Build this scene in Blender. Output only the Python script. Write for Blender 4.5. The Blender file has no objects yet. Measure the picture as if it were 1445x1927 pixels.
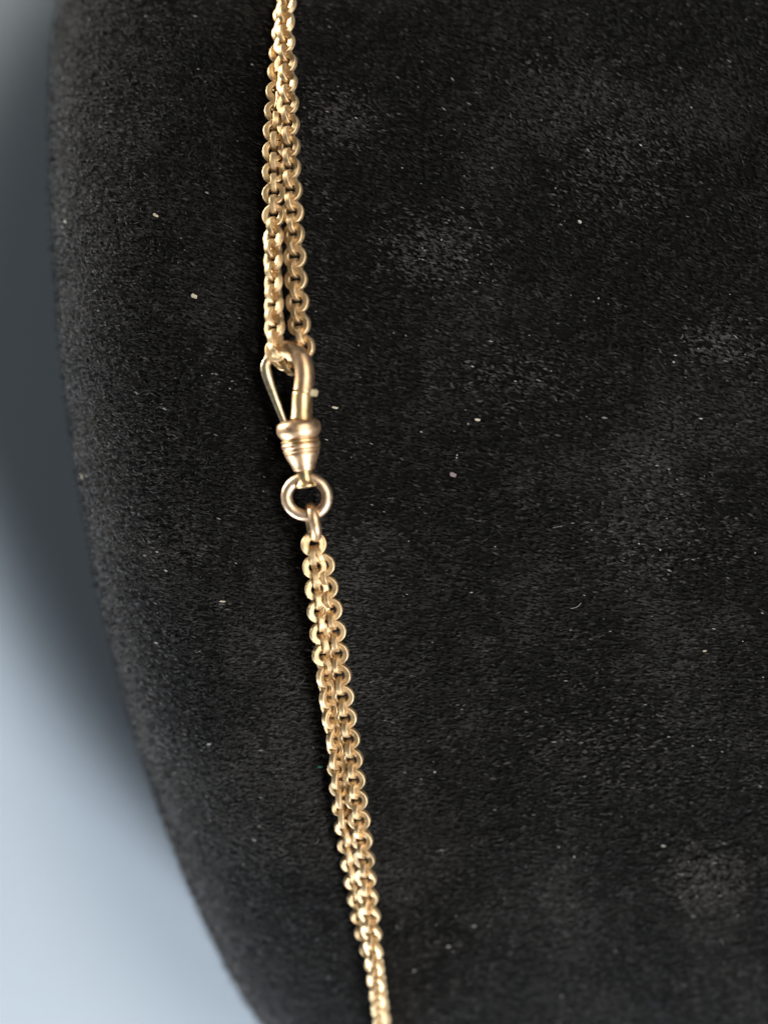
import bpy, bmesh, math, random
import numpy as np
from mathutils import Vector, Matrix

random.seed(7)
rng = np.random.default_rng(11)
scene = bpy.context.scene
COL = scene.collection

# ------------------------------------------------------------------ camera
D = 0.200                      # metres from the lens to the chain
S = 0.0000525                  # metres per photograph pixel at the chain
W, H = 1445.0, 1927.0
cam_d = bpy.data.cameras.new("camera")
cam = bpy.data.objects.new("camera", cam_d)
COL.objects.link(cam)
cam.location = (0, -D, 0)
cam.rotation_euler = (math.radians(90), 0, 0)
cam_d.sensor_fit = 'VERTICAL'
cam_d.sensor_height = 36.0
cam_d.sensor_width = 27.0
cam_d.lens = 36.0 * D / (H * S)
cam_d.clip_start = 0.005
cam_d.clip_end = 20.0
cam_d.dof.use_dof = True
cam_d.dof.focus_distance = D + 0.0015
cam_d.dof.aperture_fstop = cam_d.lens / 7.5
scene.camera = cam

# ------------------------------------------------------------------ world and lamps
world = bpy.data.worlds.new("World")
scene.world = world
world.use_nodes = True
bg = world.node_tree.nodes["Background"]
bg.inputs[0].default_value = (0.70, 0.84, 1.0, 1)
bg.inputs[1].default_value = 0.02

def area_lamp(name, loc, target, sx, sy, power, color):
    d = bpy.data.lights.new(name, 'AREA')
    d.shape = 'RECTANGLE'
    d.size, d.size_y = sx, sy
    d.energy = power
    d.color = color
    o = bpy.data.objects.new(name, d)
    COL.objects.link(o)
    o.location = loc
    o.rotation_euler = (Vector(target) - Vector(loc)).to_track_quat('-Z', 'Y').to_euler()
    return o

area_lamp("window_lamp", (0.125, -0.38, 0.06), (0, 0, 0), 0.06, 0.22, 0.55, (1.0, 0.93, 0.81))
area_lamp("broad_fill", (0.25, -0.40, 0.12), (0, 0, 0), 0.30, 0.42, 1.3, (1.0, 0.94, 0.84))  # soft fill added at front right to brighten the gold, not a ceiling fixture
area_lamp("low_lamp", (0.457, -0.504, -0.598), (-0.04, 0.07, -0.05), 0.225, 0.225, 9.2, (0.96, 0.97, 1.0))
area_lamp("edge_fill", (-0.32, 0.0672, 0.17), (-0.03, 0.03, 0.03), 0.004, 0.20, 3.2, (1.0, 0.95, 0.84))  # added warm strip, hugs the wall to lift only the pad's rolled left edge
area_lamp("low_edge_fill", (-0.26, 0.0672, -0.28), (-0.02, 0.03, -0.04), 0.004, 0.20, 2.6, (0.86, 0.93, 1.0))  # added cool strip that brightens the velvet at lower left
area_lamp("left_lamp", (-0.16, -0.30, 0.05), (0, 0, 0), 0.06, 0.40, 0.03, (1.0, 0.95, 0.88))

scene.view_settings.view_transform = 'Standard'
scene.view_settings.look = 'None'
scene.view_settings.exposure = 0.0
scene.view_settings.gamma = 1.0

# ------------------------------------------------------------------ helpers
def P(px, py, y):
    """world point at depth y that the photograph shows at pixel (px, py)"""
    k = (D + y) / D
    return Vector(((px - W / 2) * S * k, y, (H / 2 - py) * S * k))

def link_obj(o, parent=None):
    COL.objects.link(o)
    if parent is not None:
        o.parent = parent
    return o

def mesh_obj(name, verts, faces, mat, parent=None, smooth=True):
    me = bpy.data.meshes.new(name)
    me.from_pydata([tuple(v) for v in verts], [], faces)
    me.update()
    if smooth:
        for p in me.polygons:
            p.use_smooth = True
    me.materials.append(mat)
    return link_obj(bpy.data.objects.new(name, me), parent)

def tag(o, label=None, cat=None, group=None, kind=None):
    if label: o["label"] = label
    if cat: o["category"] = cat
    if group: o["group"] = group
    if kind: o["kind"] = kind
    return o

def empty(name, loc):
    o = bpy.data.objects.new(name, None)
    o.empty_display_size = 0.002
    o.location = loc
    COL.objects.link(o)
    return o

def set_parent_keep(o, root):
    o.parent = root
    o.matrix_parent_inverse = Matrix.Translation(root.location).inverted()

# ------------------------------------------------------------------ materials
def nodes_of(name):
    m = bpy.data.materials.new(name)
    m.use_nodes = True
    nt = m.node_tree
    return m, nt, nt.nodes["Principled BSDF"]

def gold_material(name, col_a, col_b, rough, bump=0.06, grime=0.5):
    m, nt, b = nodes_of(name)
    N, L = nt.nodes, nt.links
    tc = N.new("ShaderNodeTexCoord")
    oi = N.new("ShaderNodeObjectInfo")
    add = N.new("ShaderNodeVectorMath"); add.operation = 'ADD'
    sc = N.new("ShaderNodeVectorMath"); sc.operation = 'SCALE'
    comb = N.new("ShaderNodeCombineXYZ")
    for i in range(3):
        L.new(oi.outputs["Random"], comb.inputs[i])
    L.new(comb.outputs[0], sc.inputs[0]); sc.inputs["Scale"].default_value = 0.37
    L.new(tc.outputs["Object"], add.inputs[0]); L.new(sc.outputs[0], add.inputs[1])
    n1 = N.new("ShaderNodeTexNoise"); n1.inputs["Scale"].default_value = 900; n1.inputs["Detail"].default_value = 4
    L.new(add.outputs[0], n1.inputs["Vector"])
    r1 = N.new("ShaderNodeValToRGB")
    r1.color_ramp.elements[0].position = 0.33; r1.color_ramp.elements[0].color = (*col_b, 1)
    r1.color_ramp.elements[1].position = 0.62; r1.color_ramp.elements[1].color = (*col_a, 1)
    L.new(n1.outputs["Fac"], r1.inputs[0])
    # dull film differing from piece to piece
    hsv = N.new("ShaderNodeHueSaturation")
    mr = N.new("ShaderNodeMapRange"); mr.inputs[3].default_value = 0.82; mr.inputs[4].default_value = 1.06
    L.new(oi.outputs["Random"], mr.inputs[0]); L.new(mr.outputs[0], hsv.inputs["Value"])
    L.new(r1.outputs[0], hsv.inputs["Color"])
    L.new(hsv.outputs[0], b.inputs["Base Color"])
    b.inputs["Metallic"].default_value = 1.0
    n2 = N.new("ShaderNodeTexNoise"); n2.inputs["Scale"].default_value = 2600; n2.inputs["Detail"].default_value = 5
    L.new(add.outputs[0], n2.inputs["Vector"])
    rr = N.new("ShaderNodeMapRange"); rr.inputs[1].default_value = 0.3; rr.inputs[2].default_value = 0.7
    rr.inputs[3].default_value = rough - 0.07; rr.inputs[4].default_value = rough + 0.10
    L.new(n2.outputs["Fac"], rr.inputs[0]); L.new(rr.outputs[0], b.inputs["Roughness"])
    bp = N.new("ShaderNodeBump"); bp.inputs["Strength"].default_value = bump; bp.inputs["Distance"].default_value = 0.00015
    L.new(n2.outputs["Fac"], bp.inputs["Height"]); L.new(bp.outputs[0], b.inputs["Normal"])
    return m

M_chain = gold_material("chain_gold", (0.81, 0.61, 0.36), (0.62, 0.45, 0.255), 0.53, 0.08)
M_clasp = gold_material("clasp_rose_gold", (0.78, 0.54, 0.34), (0.66, 0.44, 0.26), 0.42, 0.05)
M_stem = gold_material("clasp_yellow_gold", (0.82, 0.60, 0.32), (0.72, 0.52, 0.28), 0.38, 0.03)
M_gate = gold_material("gate_pale_gold", (0.68, 0.58, 0.40), (0.52, 0.45, 0.31), 0.36, 0.05)
M_ring = gold_material("ring_pink_gold", (0.86, 0.65, 0.46), (0.76, 0.55, 0.38), 0.44, 0.05)

def velvet_material(name, fibre):
    m, nt, b = nodes_of(name)
    N, L = nt.nodes, nt.links
    geo = N.new("ShaderNodeNewGeometry")
    # dusty smudges: broad soft noise
    n1 = N.new("ShaderNodeTexNoise"); n1.inputs["Scale"].default_value = 62; n1.inputs["Detail"].default_value = 5
    n1.inputs["Roughness"].default_value = 0.6
    L.new(geo.outputs["Position"], n1.inputs["Vector"])
    dust = N.new("ShaderNodeMapRange"); dust.inputs[1].default_value = 0.50; dust.inputs[2].default_value = 0.74
    L.new(n1.outputs["Fac"], dust.inputs[0])
    mix = N.new("ShaderNodeMix"); mix.data_type = 'RGBA'
    L.new(dust.outputs[0], mix.inputs[0])
    if fibre:
        ramp = N.new("ShaderNodeValToRGB")
        e = ramp.color_ramp.elements
        e[0].position = 0.0; e[0].color = (0.004, 0.004, 0.0037, 1)
        e[1].position = 1.0; e[1].color = (0.027, 0.0264, 0.0248, 1)
        k = e.new(0.55); k.color = (0.0062, 0.0061, 0.0057, 1)
        k = e.new(0.9); k.color = (0.0120, 0.0118, 0.0110, 1)
        L.new(geo.outputs["Random Per Island"], ramp.inputs[0])
        n3 = N.new("ShaderNodeTexNoise"); n3.inputs["Scale"].default_value = 620; n3.inputs["Detail"].default_value = 4; n3.inputs["Roughness"].default_value = 0.65
        L.new(geo.outputs["Position"], n3.inputs["Vector"])
        cl = N.new("ShaderNodeMapRange"); cl.inputs[1].default_value = 0.36; cl.inputs[2].default_value = 0.68
        cl.inputs[3].default_value = 0.45; cl.inputs[4].default_value = 1.75
        L.new(n3.outputs["Fac"], cl.inputs[0])
        ramp_c = N.new("ShaderNodeHueSaturation")
        L.new(ramp.outputs[0], ramp_c.inputs["Color"]); L.new(cl.outputs[0], ramp_c.inputs["Value"])
        L.new(ramp_c.outputs[0], mix.inputs[6])
        br = N.new("ShaderNodeMix"); br.data_type = 'RGBA'; br.blend_type = 'ADD'
        br.inputs[0].default_value = 1.0
        L.new(ramp_c.outputs[0], br.inputs[6]); br.inputs[7].default_value = (0.022, 0.0215, 0.020, 1)
        L.new(br.outputs[2], mix.inputs[7])
    else:
        mix.inputs[6].default_value = (0.0035, 0.0035, 0.0032, 1)
        mix.inputs[7].default_value = (0.009, 0.009, 0.008, 1)
    L.new(mix.outputs[2], b.inputs["Base Color"])
    b.inputs["Roughness"].default_value = 0.85
    b.inputs["Specular IOR Level"].default_value = 0.12 if fibre else 0.05
    b.inputs["Sheen Weight"].default_value = 0.38
    b.inputs["Sheen Roughness"].default_value = 0.35
    b.inputs["Sheen Tint"].default_value = (0.9, 0.92, 1.0, 1)
    return m

M_velvet = velvet_material("black_velvet", False)
M_fibre = velvet_material("velvet_pile", True)

def plain(name, col, rough=0.8, island=0.0, spec=0.3):
    m, nt, b = nodes_of(name)
    N, L = nt.nodes, nt.links
    geo = N.new("ShaderNodeNewGeometry")
    n1 = N.new("ShaderNodeTexNoise"); n1.inputs["Scale"].default_value = 1500; n1.inputs["Detail"].default_value = 3
    L.new(geo.outputs["Position"], n1.inputs["Vector"])
    mr = N.new("ShaderNodeMapRange"); mr.inputs[3].default_value = 0.8; mr.inputs[4].default_value = 1.15
    L.new(n1.outputs["Fac"], mr.inputs[0])
    hsv = N.new("ShaderNodeHueSaturation"); hsv.inputs["Color"].default_value = (*col, 1)
    if island:
        m2 = N.new("ShaderNodeMath"); m2.operation = 'POWER'; m2.inputs[1].default_value = 2.2
        L.new(geo.outputs["Random Per Island"], m2.inputs[0])
        m3 = N.new("ShaderNodeMapRange"); m3.inputs[3].default_value = 1 - island; m3.inputs[4].default_value = 1.0
        L.new(m2.outputs[0], m3.inputs[0])
        m4 = N.new("ShaderNodeMath"); m4.operation = 'MULTIPLY'
        L.new(mr.outputs[0], m4.inputs[0]); L.new(m3.outputs[0], m4.inputs[1])
        L.new(m4.outputs[0], hsv.inputs["Value"])
    else:
        L.new(mr.outputs[0], hsv.inputs["Value"])
    L.new(hsv.outputs[0], b.inputs["Base Color"])
    b.inputs["Roughness"].default_value = rough
    b.inputs["Specular IOR Level"].default_value = spec
    return m

M_wall = plain("pale_wall_paint", (0.57, 0.67, 0.77), 0.9)

# ------------------------------------------------------------------ backdrop
WALL_Y = 0.07
def box(name, lo, hi, mat, parent=None):
    x0, y0, z0 = lo; x1, y1, z1 = hi
    v = [(x0,y0,z0),(x1,y0,z0),(x1,y1,z0),(x0,y1,z0),(x0,y0,z1),(x1,y0,z1),(x1,y1,z1),(x0,y1,z1)]
    f = [(0,1,2,3)[::-1],(4,5,6,7),(0,1,5,4),(1,2,6,5),(2,3,7,6),(3,0,4,7)]
    return mesh_obj(name, v, f, mat, parent, smooth=False)
wall = box("wall", (-0.9, WALL_Y, -0.9), (0.9, WALL_Y + 0.02, 0.9), M_wall)
tag(wall, kind="structure")

# ------------------------------------------------------------------ velvet display form
R = 0.095                      # upper curve of the pad; the lower part is flatter
R_LOW = 0.122
Z0 = (H / 2 - 720) * S
edge = [(650,-620),(400,-450),(205,-290),(125,-120),(105,0),(98,140),(100,300),(107,420),(112,530),(119,640),(132,740),(141,820),(156,920),
        (174,1010),(192,1120),(214,1220),(238,1310),(258,1400),(285,1480),(315,1580),(345,1660),(380,1750),(412,1820),(440,1880),(463,1927),(530,2015),(630,2100),(780,2180),(1000,2250)]
ex = np.array([e[0] for e in edge], float); ey = np.array([e[1] for e in edge], float)
# smooth the edge line a little
def edge_px(py):
    t = np.linspace(-60, 60, 13)
    return float(np.mean(np.interp(py + t, ey, ex)))

def sag(z):
    dz = z - Z0
    r = R if dz > 0 else R_LOW
    return r - math.sqrt(max(r * r - dz * dz, 1e-8))

ROLL_W, ROLL_B = 0.017, 0.017
def row_edge(z):
    y0 = sag(z)
    py = H / 2 - z / S * D / (D + y0)
    return P(edge_px(py) - 18, py, y0 + ROLL_B * 0.55).x

def surf_y(x, z):
    xe = row_edge(z)
    d = min(max(x - xe, 0.0), ROLL_W)
    q = (ROLL_W - d) / ROLL_W
    return sag(z) + ROLL_B * (1 - math.sqrt(max(1 - q ** 2.2, 0)))

def on_surface(px, py, h):
    y = 0.0
    for _ in range(6):
        p = P(px, py, y)
        y = surf_y(p.x, p.z) - h
    return P(px, py, y)

# grid: rows along z by arc, columns along the section
NR, NA, NF = 220, 46, 110
th = np.linspace(math.radians(-58), math.radians(62), NR)
XR = 0.066
rows = []
for t in th:
    z = Z0 + (R if t > 0 else R_LOW) * math.sin(t)
    xe = row_edge(z)
    y0 = sag(z)
    line = []
    for j in range(10):                       # rounded back of the edge
        a = j / 10 * math.pi / 2
        line.append((xe + 0.010 * (1 - math.sin(a)), y0 + ROLL_B + 0.016 * math.cos(a) , z))
    for j in range(NA):
        a = (j / NA) * math.pi / 2
        q = math.cos(a)
        d = ROLL_W * (1 - q)
        line.append((xe + d, surf_y(xe + d, z), z))
    for j in range(NF):
        x = xe + ROLL_W + (XR - xe - ROLL_W) * j / (NF - 1)
        back = max(0, x - (XR - 0.014)) / 0.014
        line.append((x, y0 + ROLL_B * (1 - math.sqrt(max(1 - back ** 2, 0))), z))
    rows.append(line)
G = np.array(rows)
nr, nc = G.shape[:2]
G[..., 1] = np.minimum(G[..., 1], WALL_Y - 0.001)      # the pad leans on the wall
# slow undulation of the padded cloth
G[..., 1] += 0.00025 * np.sin(G[..., 0] * 210 + 1.0) * np.sin(G[..., 2] * 170 + 0.6)
verts = G.reshape(-1, 3)
faces = []
for i in range(nr - 1):
    for j in range(nc - 1):
        a = i * nc + j
        faces.append((a, a + 1, a + nc + 1, a + nc))
display = empty("velvet_display", (0.0, 0.03, Z0 - R))
tag(display, "black velvet jewellery display pad, padded and curving away along its left edge", "jewellery display")
cover = mesh_obj("velvet_cover", verts, faces, M_velvet)
set_parent_keep(cover, display)

# nap of the velvet: short blades lying along the brushing direction
nrm = np.cross(G[1:, :-1] - G[:-1, :-1], G[:-1, 1:] - G[:-1, :-1])
ar = np.linalg.norm(nrm, axis=2)
nrm = nrm / np.maximum(ar[..., None], 1e-15)
nrm[nrm[..., 1] > 0.35] *= 1
flip = (nrm @ np.array([0, -1.0, 0])) < -0.3
cell_c = G[:-1, :-1]
kk = D / (D + cell_c[..., 1])
cpx = W / 2 + cell_c[..., 0] / S * kk
cpy = H / 2 - cell_c[..., 2] / S * kk
vis = (cpx > -60) & (cpx < W + 60) & (cpy > -60) & (cpy < H + 60)
wgt = np.where(vis, ar, 0.0).ravel()
wgt /= wgt.sum()
if True:
    sgn = np.sign((nrm * np.array([0, -1.0, 0])).sum(2)).mean()
    if sgn < 0: nrm = -nrm

def sample(n, w=None):
    idx = rng.choice(len(wgt), size=n, p=wgt if w is None else w)
    i, j = np.divmod(idx, nc - 1)
    u, v = rng.random(n)[:, None], rng.random(n)[:, None]
    p = (G[i, j] * (1 - u) + G[i + 1, j] * u) * (1 - v) + (G[i, j + 1] * (1 - u) + G[i + 1, j + 1] * u) * v
    return p, nrm[i, j]

def brush_angle(p):
    k = D / (D + p[:, 1])
    px = W / 2 + p[:, 0] / S * k
    py = H / 2 - p[:, 2] / S * k
    a = np.interp(py, [-100, 300, 700, 1050, 1450, 2000], [34, 27, 14, 3, -10, -16])
    a = a + (px - 700) / 700 * np.interp(py, [0, 700, 1100, 1900], [7, 4, 3, 10])
    return np.radians(a)

def blades(p, n, length, width, lift, tilt, spread, name, mat, parent=None, sides=4):
    m = len(p)
    a = brush_angle(p) + rng.normal(0, spread, m)
    d = np.stack([np.cos(a), np.zeros(m), -np.sin(a)], 1)
    d -= n * (d * n).sum(1)[:, None]
    d /= np.maximum(np.linalg.norm(d, axis=1), 1e-9)[:, None]
    s = np.cross(n, d)
    tl = rng.normal(0, tilt, m)[:, None]
    d2 = d * np.cos(tl) + n * np.sin(tl)
    rl = rng.normal(0, tilt * 1.5, m)[:, None]
    s2 = s * np.cos(rl) + n * np.sin(rl)
    c = p + n * (lift[0] + (lift[1] - lift[0]) * rng.random(m))[:, None]
    hl = (length / 2)[:, None]; hw = (width / 2)[:, None]
    V = np.empty((m, 4, 3))
    V[:, 0] = c - d2 * hl
    V[:, 1] = c - s2 * hw + d2 * hl * 0.15
    V[:, 2] = c + d2 * hl
    V[:, 3] = c + s2 * hw - d2 * hl * 0.15
    me = bpy.data.meshes.new(name)
    me.vertices.add(m * 4); me.vertices.foreach_set("co", V.reshape(-1).astype(np.float32))
    me.loops.add(m * 4); me.loops.foreach_set("vertex_index", np.arange(m * 4, dtype=np.int32))
    me.polygons.add(m); me.polygons.foreach_set("loop_start", np.arange(0, m * 4, 4, dtype=np.int32))
    me.update(calc_edges=True)
    me.materials.append(mat)
    return link_obj(bpy.data.objects.new(name, me), parent)

NFIB = 170000
p, n = sample(NFIB)
ln = (7 + 13 * rng.random(NFIB) ** 1.5) * S
wd = (2.2 + 3.2 * rng.random(NFIB)) * S
pile = blades(p, n, ln, wd, (0.00005, 0.00030), 0.22, 0.22, "velvet_pile", M_fibre)
set_parent_keep(pile, display)
tag(pile, kind="stuff")

# stray upright fibres, seen as a fine fringe along the rounded edge
rolled = (np.arange(nc - 1)[None, :] < 60) & (np.arange(nc - 1)[None, :] > 8)
g = np.where(vis & rolled, ar, 0).ravel(); g = g / g.sum()
q, m_ = sample(26000, g)
def hairs(base, nn, length, width, name, mat):
    m = len(base)
    d = nn + rng.normal(0, 0.45, (m, 3)); d /= np.linalg.norm(d, axis=1)[:, None]
    s_ = np.cross(d, rng.normal(0, 1, (m, 3))); s_ /= np.linalg.norm(s_, axis=1)[:, None]
    V = np.empty((m, 3, 3))
    V[:, 0] = base - s_ * width; V[:, 1] = base + s_ * width; V[:, 2] = base + d * length[:, None]
    me = bpy.data.meshes.new(name)
    me.vertices.add(m * 3); me.vertices.foreach_set("co", V.reshape(-1).astype(np.float32))
    me.loops.add(m * 3); me.loops.foreach_set("vertex_index", np.arange(m * 3, dtype=np.int32))
    me.polygons.add(m); me.polygons.foreach_set("loop_start", np.arange(0, m * 3, 3, dtype=np.int32))
    me.update(calc_edges=True); me.materials.append(mat)
    return link_obj(bpy.data.objects.new(name, me))
fringe = hairs(q, m_, (8 + 16 * rng.random(len(q)) ** 2) * S, 0.9 * S, "edge_fringe", M_fibre)
set_parent_keep(fringe, display)
tag(fringe, kind="stuff")

# dust caught in the nap: a thin scatter, thicker in a few cloudy smudges
M_lint = plain("lint_dust", (0.33, 0.32, 0.30), 0.9, island=0.93)
M_dust = plain("dust_film", (0.060, 0.057, 0.054), 0.95, island=0.6, spec=0.1)
smudge = [(815,480,75,55,1.0),(1160,320,95,80,1.0),(320,1045,70,26,0.9),(1330,1660,65,45,1.0),(1220,1010,110,80,0.7),(630,235,55,45,0.7),(240,870,110,100,0.8),
          (1090,170,110,80,0.7),(1160,1400,160,100,0.7),(960,720,90,50,0.4),(380,1560,90,130,0.8),(880,1780,180,110,0.6),(200,200,90,150,0.7),(1350,660,60,40,0.5)]
def around(spot, count):
    sx, sy, rx, ry = spot[:4]
    g = np.exp(-(((cpx - sx) / rx) ** 2 + ((cpy - sy) / ry) ** 2)) * np.where(vis, ar, 0)
    g = g.ravel() / g.sum()
    return sample(count, g)
def gather(base, per):
    pp, nn = [], []
    if base:
        q, m_ = sample(base); pp.append(q); nn.append(m_)
    for sp in smudge:
        q, m_ = around(sp, int(per * sp[4])); pp.append(q); nn.append(m_)
    return np.concatenate(pp), np.concatenate(nn)
p, n = gather(0, 520)
m_ = len(p)
dust = blades(p, n, (6 + 10 * rng.random(m_)) * S, (2.2 + 3 * rng.random(m_)) * S, (0.00026, 0.00034), 0.15, 0.3, "dust_smudges", M_dust)
tag(dust, kind="stuff")
p, n = gather(1000, 26)
for sp in ((150, 862, 9, 42), (205, 1140, 12, 20), (430, 730, 40, 18), (128, 440, 8, 25)):
    q, m_ = around(sp, 12); p = np.concatenate([p, q]); n = np.concatenate([n, m_])
m_ = len(p)
ln = (3.5 + 10 * rng.random(m_) ** 2.5) * S
wd = (1.6 + 3.2 * rng.random(m_) ** 3) * S
lint = blades(p, n, ln, wd, (0.00028, 0.00045), 0.10, 0.18, "lint", M_lint)
tag(lint, kind="stuff")
# a few curled hairs
q, m_ = sample(34)
hv, hf = [], []
for c, nn in zip(q, m_):
    nn = Vector(nn); a = random.uniform(-0.6, 0.5); bend = random.uniform(-2.4, 2.4)
    L_h = random.uniform(10, 26) * S; w_h = random.uniform(0.5, 0.9) * S
    pos = Vector(c) + nn * 0.00040
    for k in range(8):
        d = Vector((math.cos(a), 0, -math.sin(a))); d = (d - nn * d.dot(nn)).normalized(); sd = nn.cross(d)
        b0 = len(hv)
        hv += [pos + sd * w_h, pos - sd * w_h, pos + nn * w_h]
        if k:
            for e_ in range(3):
                f_ = (e_ + 1) % 3
                hf.append((b0 - 3 + e_, b0 - 3 + f_, b0 + f_, b0 + e_))
        pos = pos + d * (L_h / 7) + nn * (0.00004 * math.sin(k)); a += bend / 7
hairs_o = mesh_obj("stray_hairs", hv, hf, M_lint, None)
tag(hairs_o, kind="stuff")

# larger single flecks, one by one
M_fleck_cream = plain("fleck_cream", (0.46, 0.41, 0.32), 0.8)
M_fleck_white = plain("fleck_white", (0.38, 0.38, 0.35), 0.8)
M_fleck_tan = plain("fleck_tan", (0.40, 0.34, 0.25), 0.8)
M_fleck_pink = plain("fleck_pink", (0.20, 0.16, 0.17), 0.9)
M_fleck_teal = plain("fleck_teal", (0.03, 0.16, 0.12), 0.8)

def fleck(px, py, lx, ly, ang, mat, label, cat="lint speck"):
    c = on_surface(px, py, 0.00036)
    lx *= 0.9; ly *= 0.72
    e = 0.0002
    nx = -(surf_y(c.x + e, c.z) - surf_y(c.x - e, c.z)) / (2 * e)
    nz = -(surf_y(c.x, c.z + e) - surf_y(c.x, c.z - e)) / (2 * e)
    nn = Vector((-nx * -1, -1, -nz * -1)); nn = Vector((nx * -1 * -1, -1.0, nz)).normalized()
    nn = Vector((-nx, -1.0, -nz)).normalized() if False else Vector((nx * -1, -1.0, nz * -1)).normalized()
    d = Vector((math.cos(ang), 0, -math.sin(ang)))
    d = (d - nn * d.dot(nn)).normalized()
    s = nn.cross(d)
    bm = bmesh.new()
    top, bot = [], []
    k = 9
    for i in range(k):
        a = 2 * math.pi * i / k
        ca, sa = math.cos(a), math.sin(a)
        r = 0.86 + 0.28 * random.random()
        sq = (abs(ca) ** 4 + abs(sa) ** 4) ** -0.25
        o = d * (ca * lx / 2 * S * r * sq) + s * (sa * ly / 2 * S * r * sq)
        top.append(bm.verts.new(o * 0.82 + nn * (0.00006 + 0.00003 * random.random())))
        bot.append(bm.verts.new(o - nn * 0.00006))
    bm.faces.new(top); bm.faces.new(bot[::-1])
    for i in range(k):
        j = (i + 1) % k
        bm.faces.new((bot[i], bot[j], top[j], top[i]))
    bmesh.ops.recalc_face_normals(bm, faces=bm.faces)
    me = bpy.data.meshes.new("lint_speck"); bm.to_mesh(me); bm.free()
    me.materials.append(mat)
    o = bpy.data.objects.new("lint_speck", me)
    o.location = c
    COL.objects.link(o)
    return tag(o, label, cat, "loose specks of lint on the black velvet")

fleck(293, 405, 15, 8, 0.55, M_fleck_cream, "pale cream speck, higher of the two on the velvet left of the upper chain")
fleck(365, 557, 14, 11, 0.35, M_fleck_cream, "squarish cream speck nearest the left side of the doubled chain above the clasp")
fleck(124, 416, 13, 8, 0.35, M_fleck_white, "greyish white speck of lint at the upper left edge of the velvet")
fleck(156, 897, 14, 11, 0.1, M_fleck_tan, "blurred beige speck on the left velvet edge, level with the jump ring")
fleck(630, 767, 14, 6, 0.2, M_fleck_cream, "small cream sliver of lint just right of the clasp hook")
fleck(898, 790, 13, 7, 0.15, M_fleck_cream, "bright cream rectangular speck of lint well right of the clasp collar")
fleck(1090, 417, 9, 8, 0.6, M_fleck_white, "round whitish speck alone in the upper right velvet")
fleck(852, 893, 15, 12, 0.4, M_fleck_pink, "dull pinkish fluff ball right of the jump ring")
fleck(419, 1132, 13, 5, 0.05, M_fleck_cream, "thin cream fleck left of the top of the lower chain")
fleck(603, 1443, 13, 6, -0.1, M_fleck_teal, "tiny teal green fibre touching the left side of the lower chain")
fleck(1325, 1225, 10, 5, 0.0, M_fleck_tan, "small tan speck near the right picture edge, lower half")

# ------------------------------------------------------------------ chain links
PX = S
R_IN = 21.5 / 2 * PX
T_RAD = 11.0 * PX
W_AX = 12 * PX
def ring_mesh(name, r_in, t, w, mat, seg=44, bev=0.2, sx=1.0, sy=1.0):
    prof = []
    b = bev * min(t, w)
    cx = r_in + t / 2
    for (qx, qy, a0) in ((1, 1, 0), (-1, 1, 90), (-1, -1, 180), (1, -1, 270)):
        ox, oy = cx + qx * (t / 2 - b), qy * (w / 2 - b)
        for k in range(4):
            a = math.radians(a0 + 30 * k)
            pt = (ox + b * math.cos(a), oy + b * math.sin(a))
            tg = (-math.sin(a) * 0.25 * b, math.cos(a) * 0.25 * b)
            if k == 0: prof.append((pt[0] - tg[0], pt[1] - tg[1]))
            prof.append(pt)
            if k == 3: prof.append((pt[0] + tg[0], pt[1] + tg[1]))
    m = len(prof)
    v, f = [], []
    for i in range(seg):
        a = 2 * math.pi * i / seg
        for (r, z) in prof:
            v.append((r * math.cos(a) * sx, r * math.sin(a) * sy, z))
    for i in range(seg):
        for j in range(m):
            i2, j2 = (i + 1) % seg, (j + 1) % m
            f.append((i * m + j, i2 * m + j, i2 * m + j2, i * m + j2))
    me = bpy.data.meshes.new(name)
    me.from_pydata(v, [], f); me.update()
    for p_ in me.polygons: p_.use_smooth = True
    me.materials.append(mat)
    return me
LINK = ring_mesh("chain_link", 10.9 * PX, 11.5 * PX, 11.5 * PX, M_chain)
LINK_SMALL = ring_mesh("chain_link", 10.2 * PX, 8.8 * PX, 11.0 * PX, M_chain)

def catmull(pts, per=24):
    out = []
    n_ = len(pts)
    for i in range(n_ - 1):
        p0 = pts[max(i - 1, 0)]; p1 = pts[i]; p2 = pts[i + 1]; p3 = pts[min(i + 2, n_ - 1)]
        for k in range(per):
            t = k / per
            out.append(tuple(0.5 * ((2 * b) + (-a + c) * t + (2 * a - 5 * b + 4 * c - d) * t * t + (-a + 3 * b - 3 * c + d) * t ** 3)
                             for a, b, c, d in zip(p0, p1, p2, p3)))
    out.append(tuple(pts[-1]))
    return out

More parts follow.
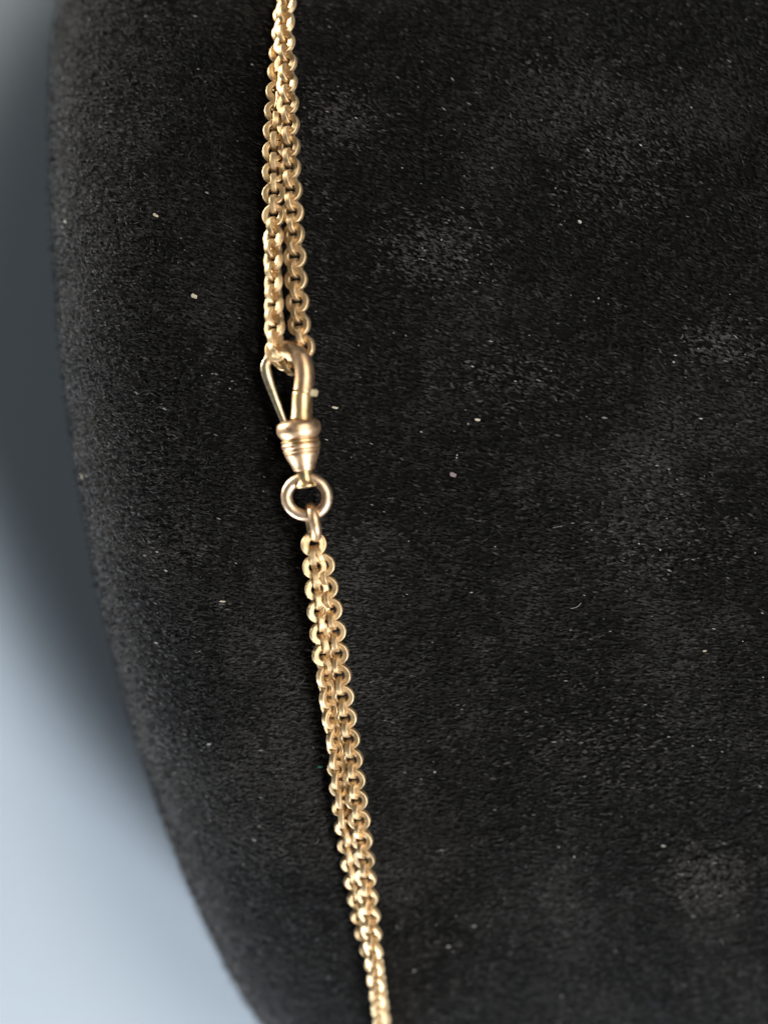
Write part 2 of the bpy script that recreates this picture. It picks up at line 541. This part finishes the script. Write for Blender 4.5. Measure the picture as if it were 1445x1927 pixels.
def strand(root, knots, start_odd=False, jitter=5.5, name="chain_link"):
    """knots: (px, py, height above velvet in mm, roll degrees)"""
    dense = catmull(knots)
    pts = [on_surface(a, b, (h + 0.5) / 1000) for a, b, h, r in dense]
    rolls = [r for a, b, h, r in dense]
    step = 2 * R_IN * 1.0
    acc, nxt, k = 0.0, 0.0, 1 if start_odd else 0
    for i in range(len(pts) - 1):
        seg = (pts[i + 1] - pts[i]).length
        while nxt <= acc + seg and seg > 0:
            u = (nxt - acc) / seg
            c = pts[i].lerp(pts[i + 1], u)
            i0, i1 = max(i - 6, 0), min(i + 7, len(pts) - 1)
            t = (pts[i1] - pts[i0]).normalized()
            if t.z > 0: t = -t
            view = (Vector((0, -D, 0)) - c).normalized()
            n_ = (view - t * view.dot(t)).normalized()
            b = t.cross(n_)
            if b.x < 0: b = -b
            r = math.radians(rolls[i] + random.gauss(0, jitter))
            e = b * math.cos(r) + n_ * math.sin(r)
            if k % 2:
                e = (-b * math.sin(r) + n_ * math.cos(r))
            tt = (t + e * random.gauss(0, 0.03)).normalized()
            e = (e - tt * e.dot(tt)).normalized()
            ax = e.cross(tt)
            M = Matrix((e, tt, ax)).transposed().to_4x4()
            M.translation = c - root.location
            o = bpy.data.objects.new(name, LINK_SMALL if k % 2 else LINK)
            o.parent = root
            o.matrix_local = M
            COL.objects.link(o)
            k += 1
            nxt += step
        acc += seg

upper = empty("gold_chain", on_surface(545, 660, 0.0))
tag(upper, "doubled gold belcher chain above the clasp, its two strands running up off the picture", "chain", "gold link chains joined at the swivel clasp")
# right strand, from the hook upwards
strand(upper, [(572,653,2.6,32),(563.4,612.7,2.5,27),(559.9,569.5,2.3,24),(557,525,2.2,24),(555,482,2.2,22),(552.5,432.6,2.2,26),(549.5,390.5,2.2,26),
               (547.3,349.5,2.3,28),(545.5,307,2.4,28),(544,268,2.5,28),(543,230,2.6,30),(541.8,190,2.7,32),(540.3,152,2.8,35),(538,111,2.9,38),(535.5,73,3.0,42),
               (536.5,35,3.0,45),(540.5,0,3.0,40),(546,-40,3.0,35),(553,-80,3.0,35)])
# left strand
strand(upper, [(521,659,2.6,25),(517.5,622,2.4,42),(516,585,2.2,47),(515,545,2.1,47),(514.5,503,2.1,47),(514.5,462,2.1,43),(515.5,423,2.0,30),(516,385,2.0,18),(516,345,1.9,8),
               (516,305,1.8,4),(517,266,1.7,0),(518.5,230,1.6,-2),(521.3,189,1.4,-4),(524.3,151,1.3,-8),(527.5,112,1.1,-15),(531,74,1.0,-25),(534,36,0.95,-30),(539,0,0.95,-30),(546,-40,0.95,-30),(553,-80,0.95,-30)])
# the links that pass through the hook
strand(upper, [(521,659,2.6,20),(531,674,2.7,40),(542,687,2.2,55),(552,690,1.6,60)], start_odd=True)

lower = empty("gold_chain", on_surface(590, 1020, 0.0))
tag(lower, "doubled gold belcher chain hanging from the small oval link below the jump ring", "chain", "gold link chains joined at the swivel clasp")
strand(lower, [(592,1024,2.2,-12),(607.5,1060,2.0,10),(614,1101,2.0,14),(621.5,1140.5,2.0,16),(628.3,1181,2.0,16),(634,1221,2.0,14),(638.7,1262,2.0,14),(644,1304,2.0,14),
               (649.5,1344.7,2.0,15),(655.7,1384.4,2.0,16),(661.7,1424,2.0,16),(666.5,1464.5,2.1,18),(671,1503,2.2,20),(676,1541,2.3,20),(680.5,1578,2.4,22),(685,1614.7,2.5,22),
               (688.5,1650.5,2.6,24),(692.3,1686.4,2.7,28),(695.8,1721.6,2.8,32),(699.4,1755,2.9,36),(703,1788,2.9,38),(706.6,1820.5,2.9,42),(710,1853,2.9,48),(713.5,1882,2.9,55),(717,1910,2.9,62),(722,1945,2.9,65),(728,1990,2.9,65)])
strand(lower, [(588.5,1024,2.6,-18),(592,1068,2.6,-2),(596.3,1110.5,2.4,-6),(600,1152,2.3,-10),(604.5,1193,2.2,-18),(608.8,1234,2.1,-30),(613,1275,2.0,-42),(618.5,1315,1.9,-48),
               (625,1354,1.8,-52),(631.5,1393,1.7,-58),(633.5,1430,1.6,-64),(636.5,1467,1.5,-72),(641,1504,1.4,-80),(645.5,1538,1.4,-86),(650.5,1572,1.3,-92),(656.5,1608,1.2,-95),(662.5,1643,1.1,-98),
               (669,1678,1.0,-100),(676,1714,1.0,-100),(683.5,1747,0.95,-100),(693,1779,0.95,-100),(703.5,1811,0.95,-105),(708,1843,0.95,-110),(713,1880,0.95,-120),(717,1910,0.95,-120),(728,1990,0.95,-120)])

# ------------------------------------------------------------------ tubes and lathes
def tube(name, pts, radii, mat, parent, seg=20, per=8, flat=None, cap=True):
    """round bar through pts (Vectors); flat = (direction, factor) squashes it"""
    dense = catmull([(*p_, r) for p_, r in zip(pts, radii)], per)
    C = [Vector(d[:3]) for d in dense]; RR = [d[3] for d in dense]
    v, f = [], []
    prev = None
    n_ = len(C)
    for i in range(n_):
        t = (C[min(i + 1, n_ - 1)] - C[max(i - 1, 0)]).normalized()
        a = Vector((0, -1, 0)) if prev is None else prev
        a = (a - t * a.dot(t)).normalized(); prev = a
        b = t.cross(a)
        for j in range(seg):
            w = 2 * math.pi * j / seg
            ca, sa = math.cos(w), math.sin(w)
            if flat: ca *= flat
            v.append(C[i] + (a * ca + b * sa) * RR[i])
    for i in range(n_ - 1):
        for j in range(seg):
            j2 = (j + 1) % seg
            f.append((i * seg + j, i * seg + j2, (i + 1) * seg + j2, (i + 1) * seg + j))
    if cap:
        for i, s_ in ((0, -1), (n_ - 1, 1)):
            t = (C[min(i + 1, n_ - 1)] - C[max(i - 1, 0)]).normalized() * s_
            base = len(v)
            for q, (rr, ll) in enumerate(((0.75, 0.45), (0.0, 0.6))):
                if rr == 0:
                    v.append(C[i] + t * RR[i] * ll)
                else:
                    for j in range(seg):
                        v.append(C[i] + (v[i * seg + j] - C[i]) * rr + t * RR[i] * ll)
            for j in range(seg):
                j2 = (j + 1) % seg
                f.append((i * seg + j, i * seg + j2, base + j2, base + j))
                f.append((base + j, base + j2, base + seg))
    v = [x - parent.location for x in v] if parent else v
    o = mesh_obj(name, v, f, mat, None)
    bm = bmesh.new(); bm.from_mesh(o.data); bmesh.ops.recalc_face_normals(bm, faces=bm.faces); bm.to_mesh(o.data); bm.free()
    if parent: o.parent = parent
    return o

def lathe(name, a0, axis, prof, mat, parent, seg=48):
    """prof: (distance along axis, radius)"""
    axis = axis.normalized()
    u = Vector((0, -1, 0)); u = (u - axis * u.dot(axis)).normalized(); w = axis.cross(u)
    v, f = [], []
    for (t, r) in prof:
        for j in range(seg):
            a = 2 * math.pi * j / seg
            v.append(a0 + axis * t + (u * math.cos(a) + w * math.sin(a)) * max(r, 1e-7) - parent.location)
    for i in range(len(prof) - 1):
        for j in range(seg):
            j2 = (j + 1) % seg
            f.append((i * seg + j, i * seg + j2, (i + 1) * seg + j2, (i + 1) * seg + j))
    o = mesh_obj(name, v, f, mat, None)
    bm = bmesh.new(); bm.from_mesh(o.data); bmesh.ops.recalc_face_normals(bm, faces=bm.faces); bm.to_mesh(o.data); bm.free()
    o.parent = parent
    return o

def smooth_prof(pts, per=6):
    return catmull(pts, per)

# ------------------------------------------------------------------ swivel clasp
HC = 0.0035
clasp = empty("swivel_clasp", on_surface(563, 800, 0.0))
tag(clasp, "rose gold swivel clasp with a thick rounded hook, thin gate and turned collar", "clasp")
A = on_surface(560, 790, HC); B = on_surface(577.5, 918, HC + 0.0001)
axis = (B - A).normalized()
LEN = (B - A).length
k = LEN / 129.0                       # metres per photograph pixel along the axis
# collar: round bead, fine rim, ridged cup
bead = [(-1, 16), (0, 28), (3, 35), (8, 40), (15, 42), (22, 41.5), (29, 38), (34, 34), (37, 31), (38, 20)]
lathe("collar", A, axis, smooth_prof([(t * k, r * k) for t, r in bead]), M_clasp, clasp)
rim = [(36, 26), (37, 34.5), (39, 36), (41, 35.5), (42, 33.5), (43, 30)]
lathe("rim", A, axis, smooth_prof([(t * k, r * k) for t, r in rim], 4), M_stem, clasp)
cup = [(42, 30), (43, 34), (46, 36.3), (50, 36.2), (53, 34.6), (54.5, 33.2), (56, 34.6), (58.5, 34.8), (60.5, 33.2), (61.5, 31.8), (63, 32.8), (66, 32.3), (71, 30), (78, 26.5), (86, 22.8), (93, 20.4), (95, 19.4), (96, 17), (96.5, 10)]
lathe("swivel_cup", A, axis, smooth_prof([(t * k, r * k) for t, r in cup], 5), M_clasp, clasp)
pin = [(92, 13), (97, 14.5), (104, 14.2), (112, 14.6), (118, 16.5), (121, 19), (123.5, 20.4), (126, 20), (128, 17), (129, 10), (129.2, 0.5)]
lathe("swivel_pin", A, axis, smooth_prof([(t * k, r * k) for t, r in pin], 5), M_stem, clasp)
# stem and hook
def Q(px, py, dh=0.0):
    return on_surface(px, py, HC + dh)
stem_a = Q(567.5, 789, 0.0004); stem_b = Q(569.5, 738, 0.0004)
sax = stem_b - stem_a
L_ = sax.length
lathe("stem", stem_a, sax, [(0, 8 * k), (0, 21.5 * k), (0.05 * L_, 21 * k), (0.09 * L_, 20 * k), (0.9 * L_, 19.3 * k), (0.97 * L_, 19.0 * k), (L_, 18.0 * k), (L_, 2 * k)], M_stem, clasp)
hook_px = [(570, 736.5, 0.4, 18.6), (572.5, 722, 0.4, 18.6), (573.5, 705, 0.4, 18.4), (571.5, 688, 0.35, 18.2), (565, 671, 0.2, 17.6), (553, 658.5, -0.1, 16), (538, 654, -0.5, 13.5), (522, 659, -0.9, 11.5), (509, 670, -1.1, 9.8), (502.5, 684, -1.0, 8.6)]
tube("hook", [Q(a, b, h / 1000) for a, b, h, r in hook_px], [r * k for *_, r in hook_px], M_clasp, clasp, seg=28)
gate_px = [(502, 679, -0.9, 8.0), (500, 690, -0.85, 9.6), (502, 703, -0.8, 10.0), (508, 722, -0.75, 9.2), (516, 744, -0.6, 8.2), (524, 765, -0.5, 7.4), (532, 786, -0.4, 6.8), (536, 796, -0.3, 6.6)]
tube("gate", [Q(a, b, h / 1000) for a, b, h, r in gate_px], [r * k for *_, r in gate_px], M_gate, clasp, seg=18, flat=0.7)
# small square thumb tab on the right of the seam
tb = Q(590.5, 739.5, 0.0009)
bm = bmesh.new()
bmesh.ops.create_cube(bm, size=1.0)
bmesh.ops.scale(bm, vec=(15 * k, 11 * k, 12.5 * k), verts=bm.verts)
bmesh.ops.bevel(bm, geom=list(bm.edges), offset=1.6 * k, segments=2, affect='EDGES')
bmesh.ops.rotate(bm, cent=(0, 0, 0), matrix=Matrix.Rotation(math.radians(10), 3, 'Y'), verts=bm.verts)
me = bpy.data.meshes.new("thumb_tab"); bm.to_mesh(me); bm.free(); me.materials.append(M_gate)
o = bpy.data.objects.new("thumb_tab", me); COL.objects.link(o); o.parent = clasp; o.location = tb - clasp.location

# ------------------------------------------------------------------ jump ring and oval link
def wire_ring(name, c, ex_, ey_, rx, ry, wr, mat, parent=None, seg=72, ws=20, origin=None):
    org = origin if origin is not None else c
    ez = ex_.cross(ey_).normalized()
    v, f = [], []
    for i in range(seg):
        a = 2 * math.pi * i / seg
        ctr = ex_ * (rx * math.cos(a)) + ey_ * (ry * math.sin(a))
        out = (ex_ * (math.cos(a) / rx) + ey_ * (math.sin(a) / ry)).normalized()
        for j in range(ws):
            w = 2 * math.pi * j / ws
            v.append(c + ctr + (out * math.cos(w) + ez * math.sin(w)) * wr - org)
    for i in range(seg):
        for j in range(ws):
            i2, j2 = (i + 1) % seg, (j + 1) % ws
            f.append((i * ws + j, i2 * ws + j, i2 * ws + j2, i * ws + j2))
    return mesh_obj(name, v, f, mat, parent)

cr = on_surface(577.5, 935, HC - 0.0001)
up = (on_surface(577.5, 895, HC) - on_surface(577.5, 975, HC)).normalized()
rt = Vector((1, 0, 0)); nv = rt.cross(up)
rt = (rt * math.cos(math.radians(8)) + nv * math.sin(math.radians(8))).normalized()
up = (up - rt * up.dot(rt)).normalized()
jr = wire_ring("jump_ring", cr, rt, up, 38 * PX, 34.5 * PX, 10.8 * PX, M_ring)
jr.location = cr
tag(jr, "round pinkish gold jump ring of thick wire through the clasp's swivel pin", "jump ring")

oc = on_surface(589, 983, 0.0033)
od = (on_surface(584, 950, 0.0035) - on_surface(594, 1016, 0.0031)).normalized()
nvw = (Vector((0, -1, 0)) - od * od.y * -1).normalized()
nvw = (Vector((0, -1, 0)) - od * Vector((0, -1, 0)).dot(od)).normalized()
side = od.cross(nvw)
flat_dir = (nvw * math.cos(math.radians(12)) + side * math.sin(math.radians(12))).normalized()
ol = wire_ring("oval_link", oc, od, flat_dir, 27 * PX, 21 * PX, 10.5 * PX, M_clasp, None, origin=lower.location)
ol.parent = lower
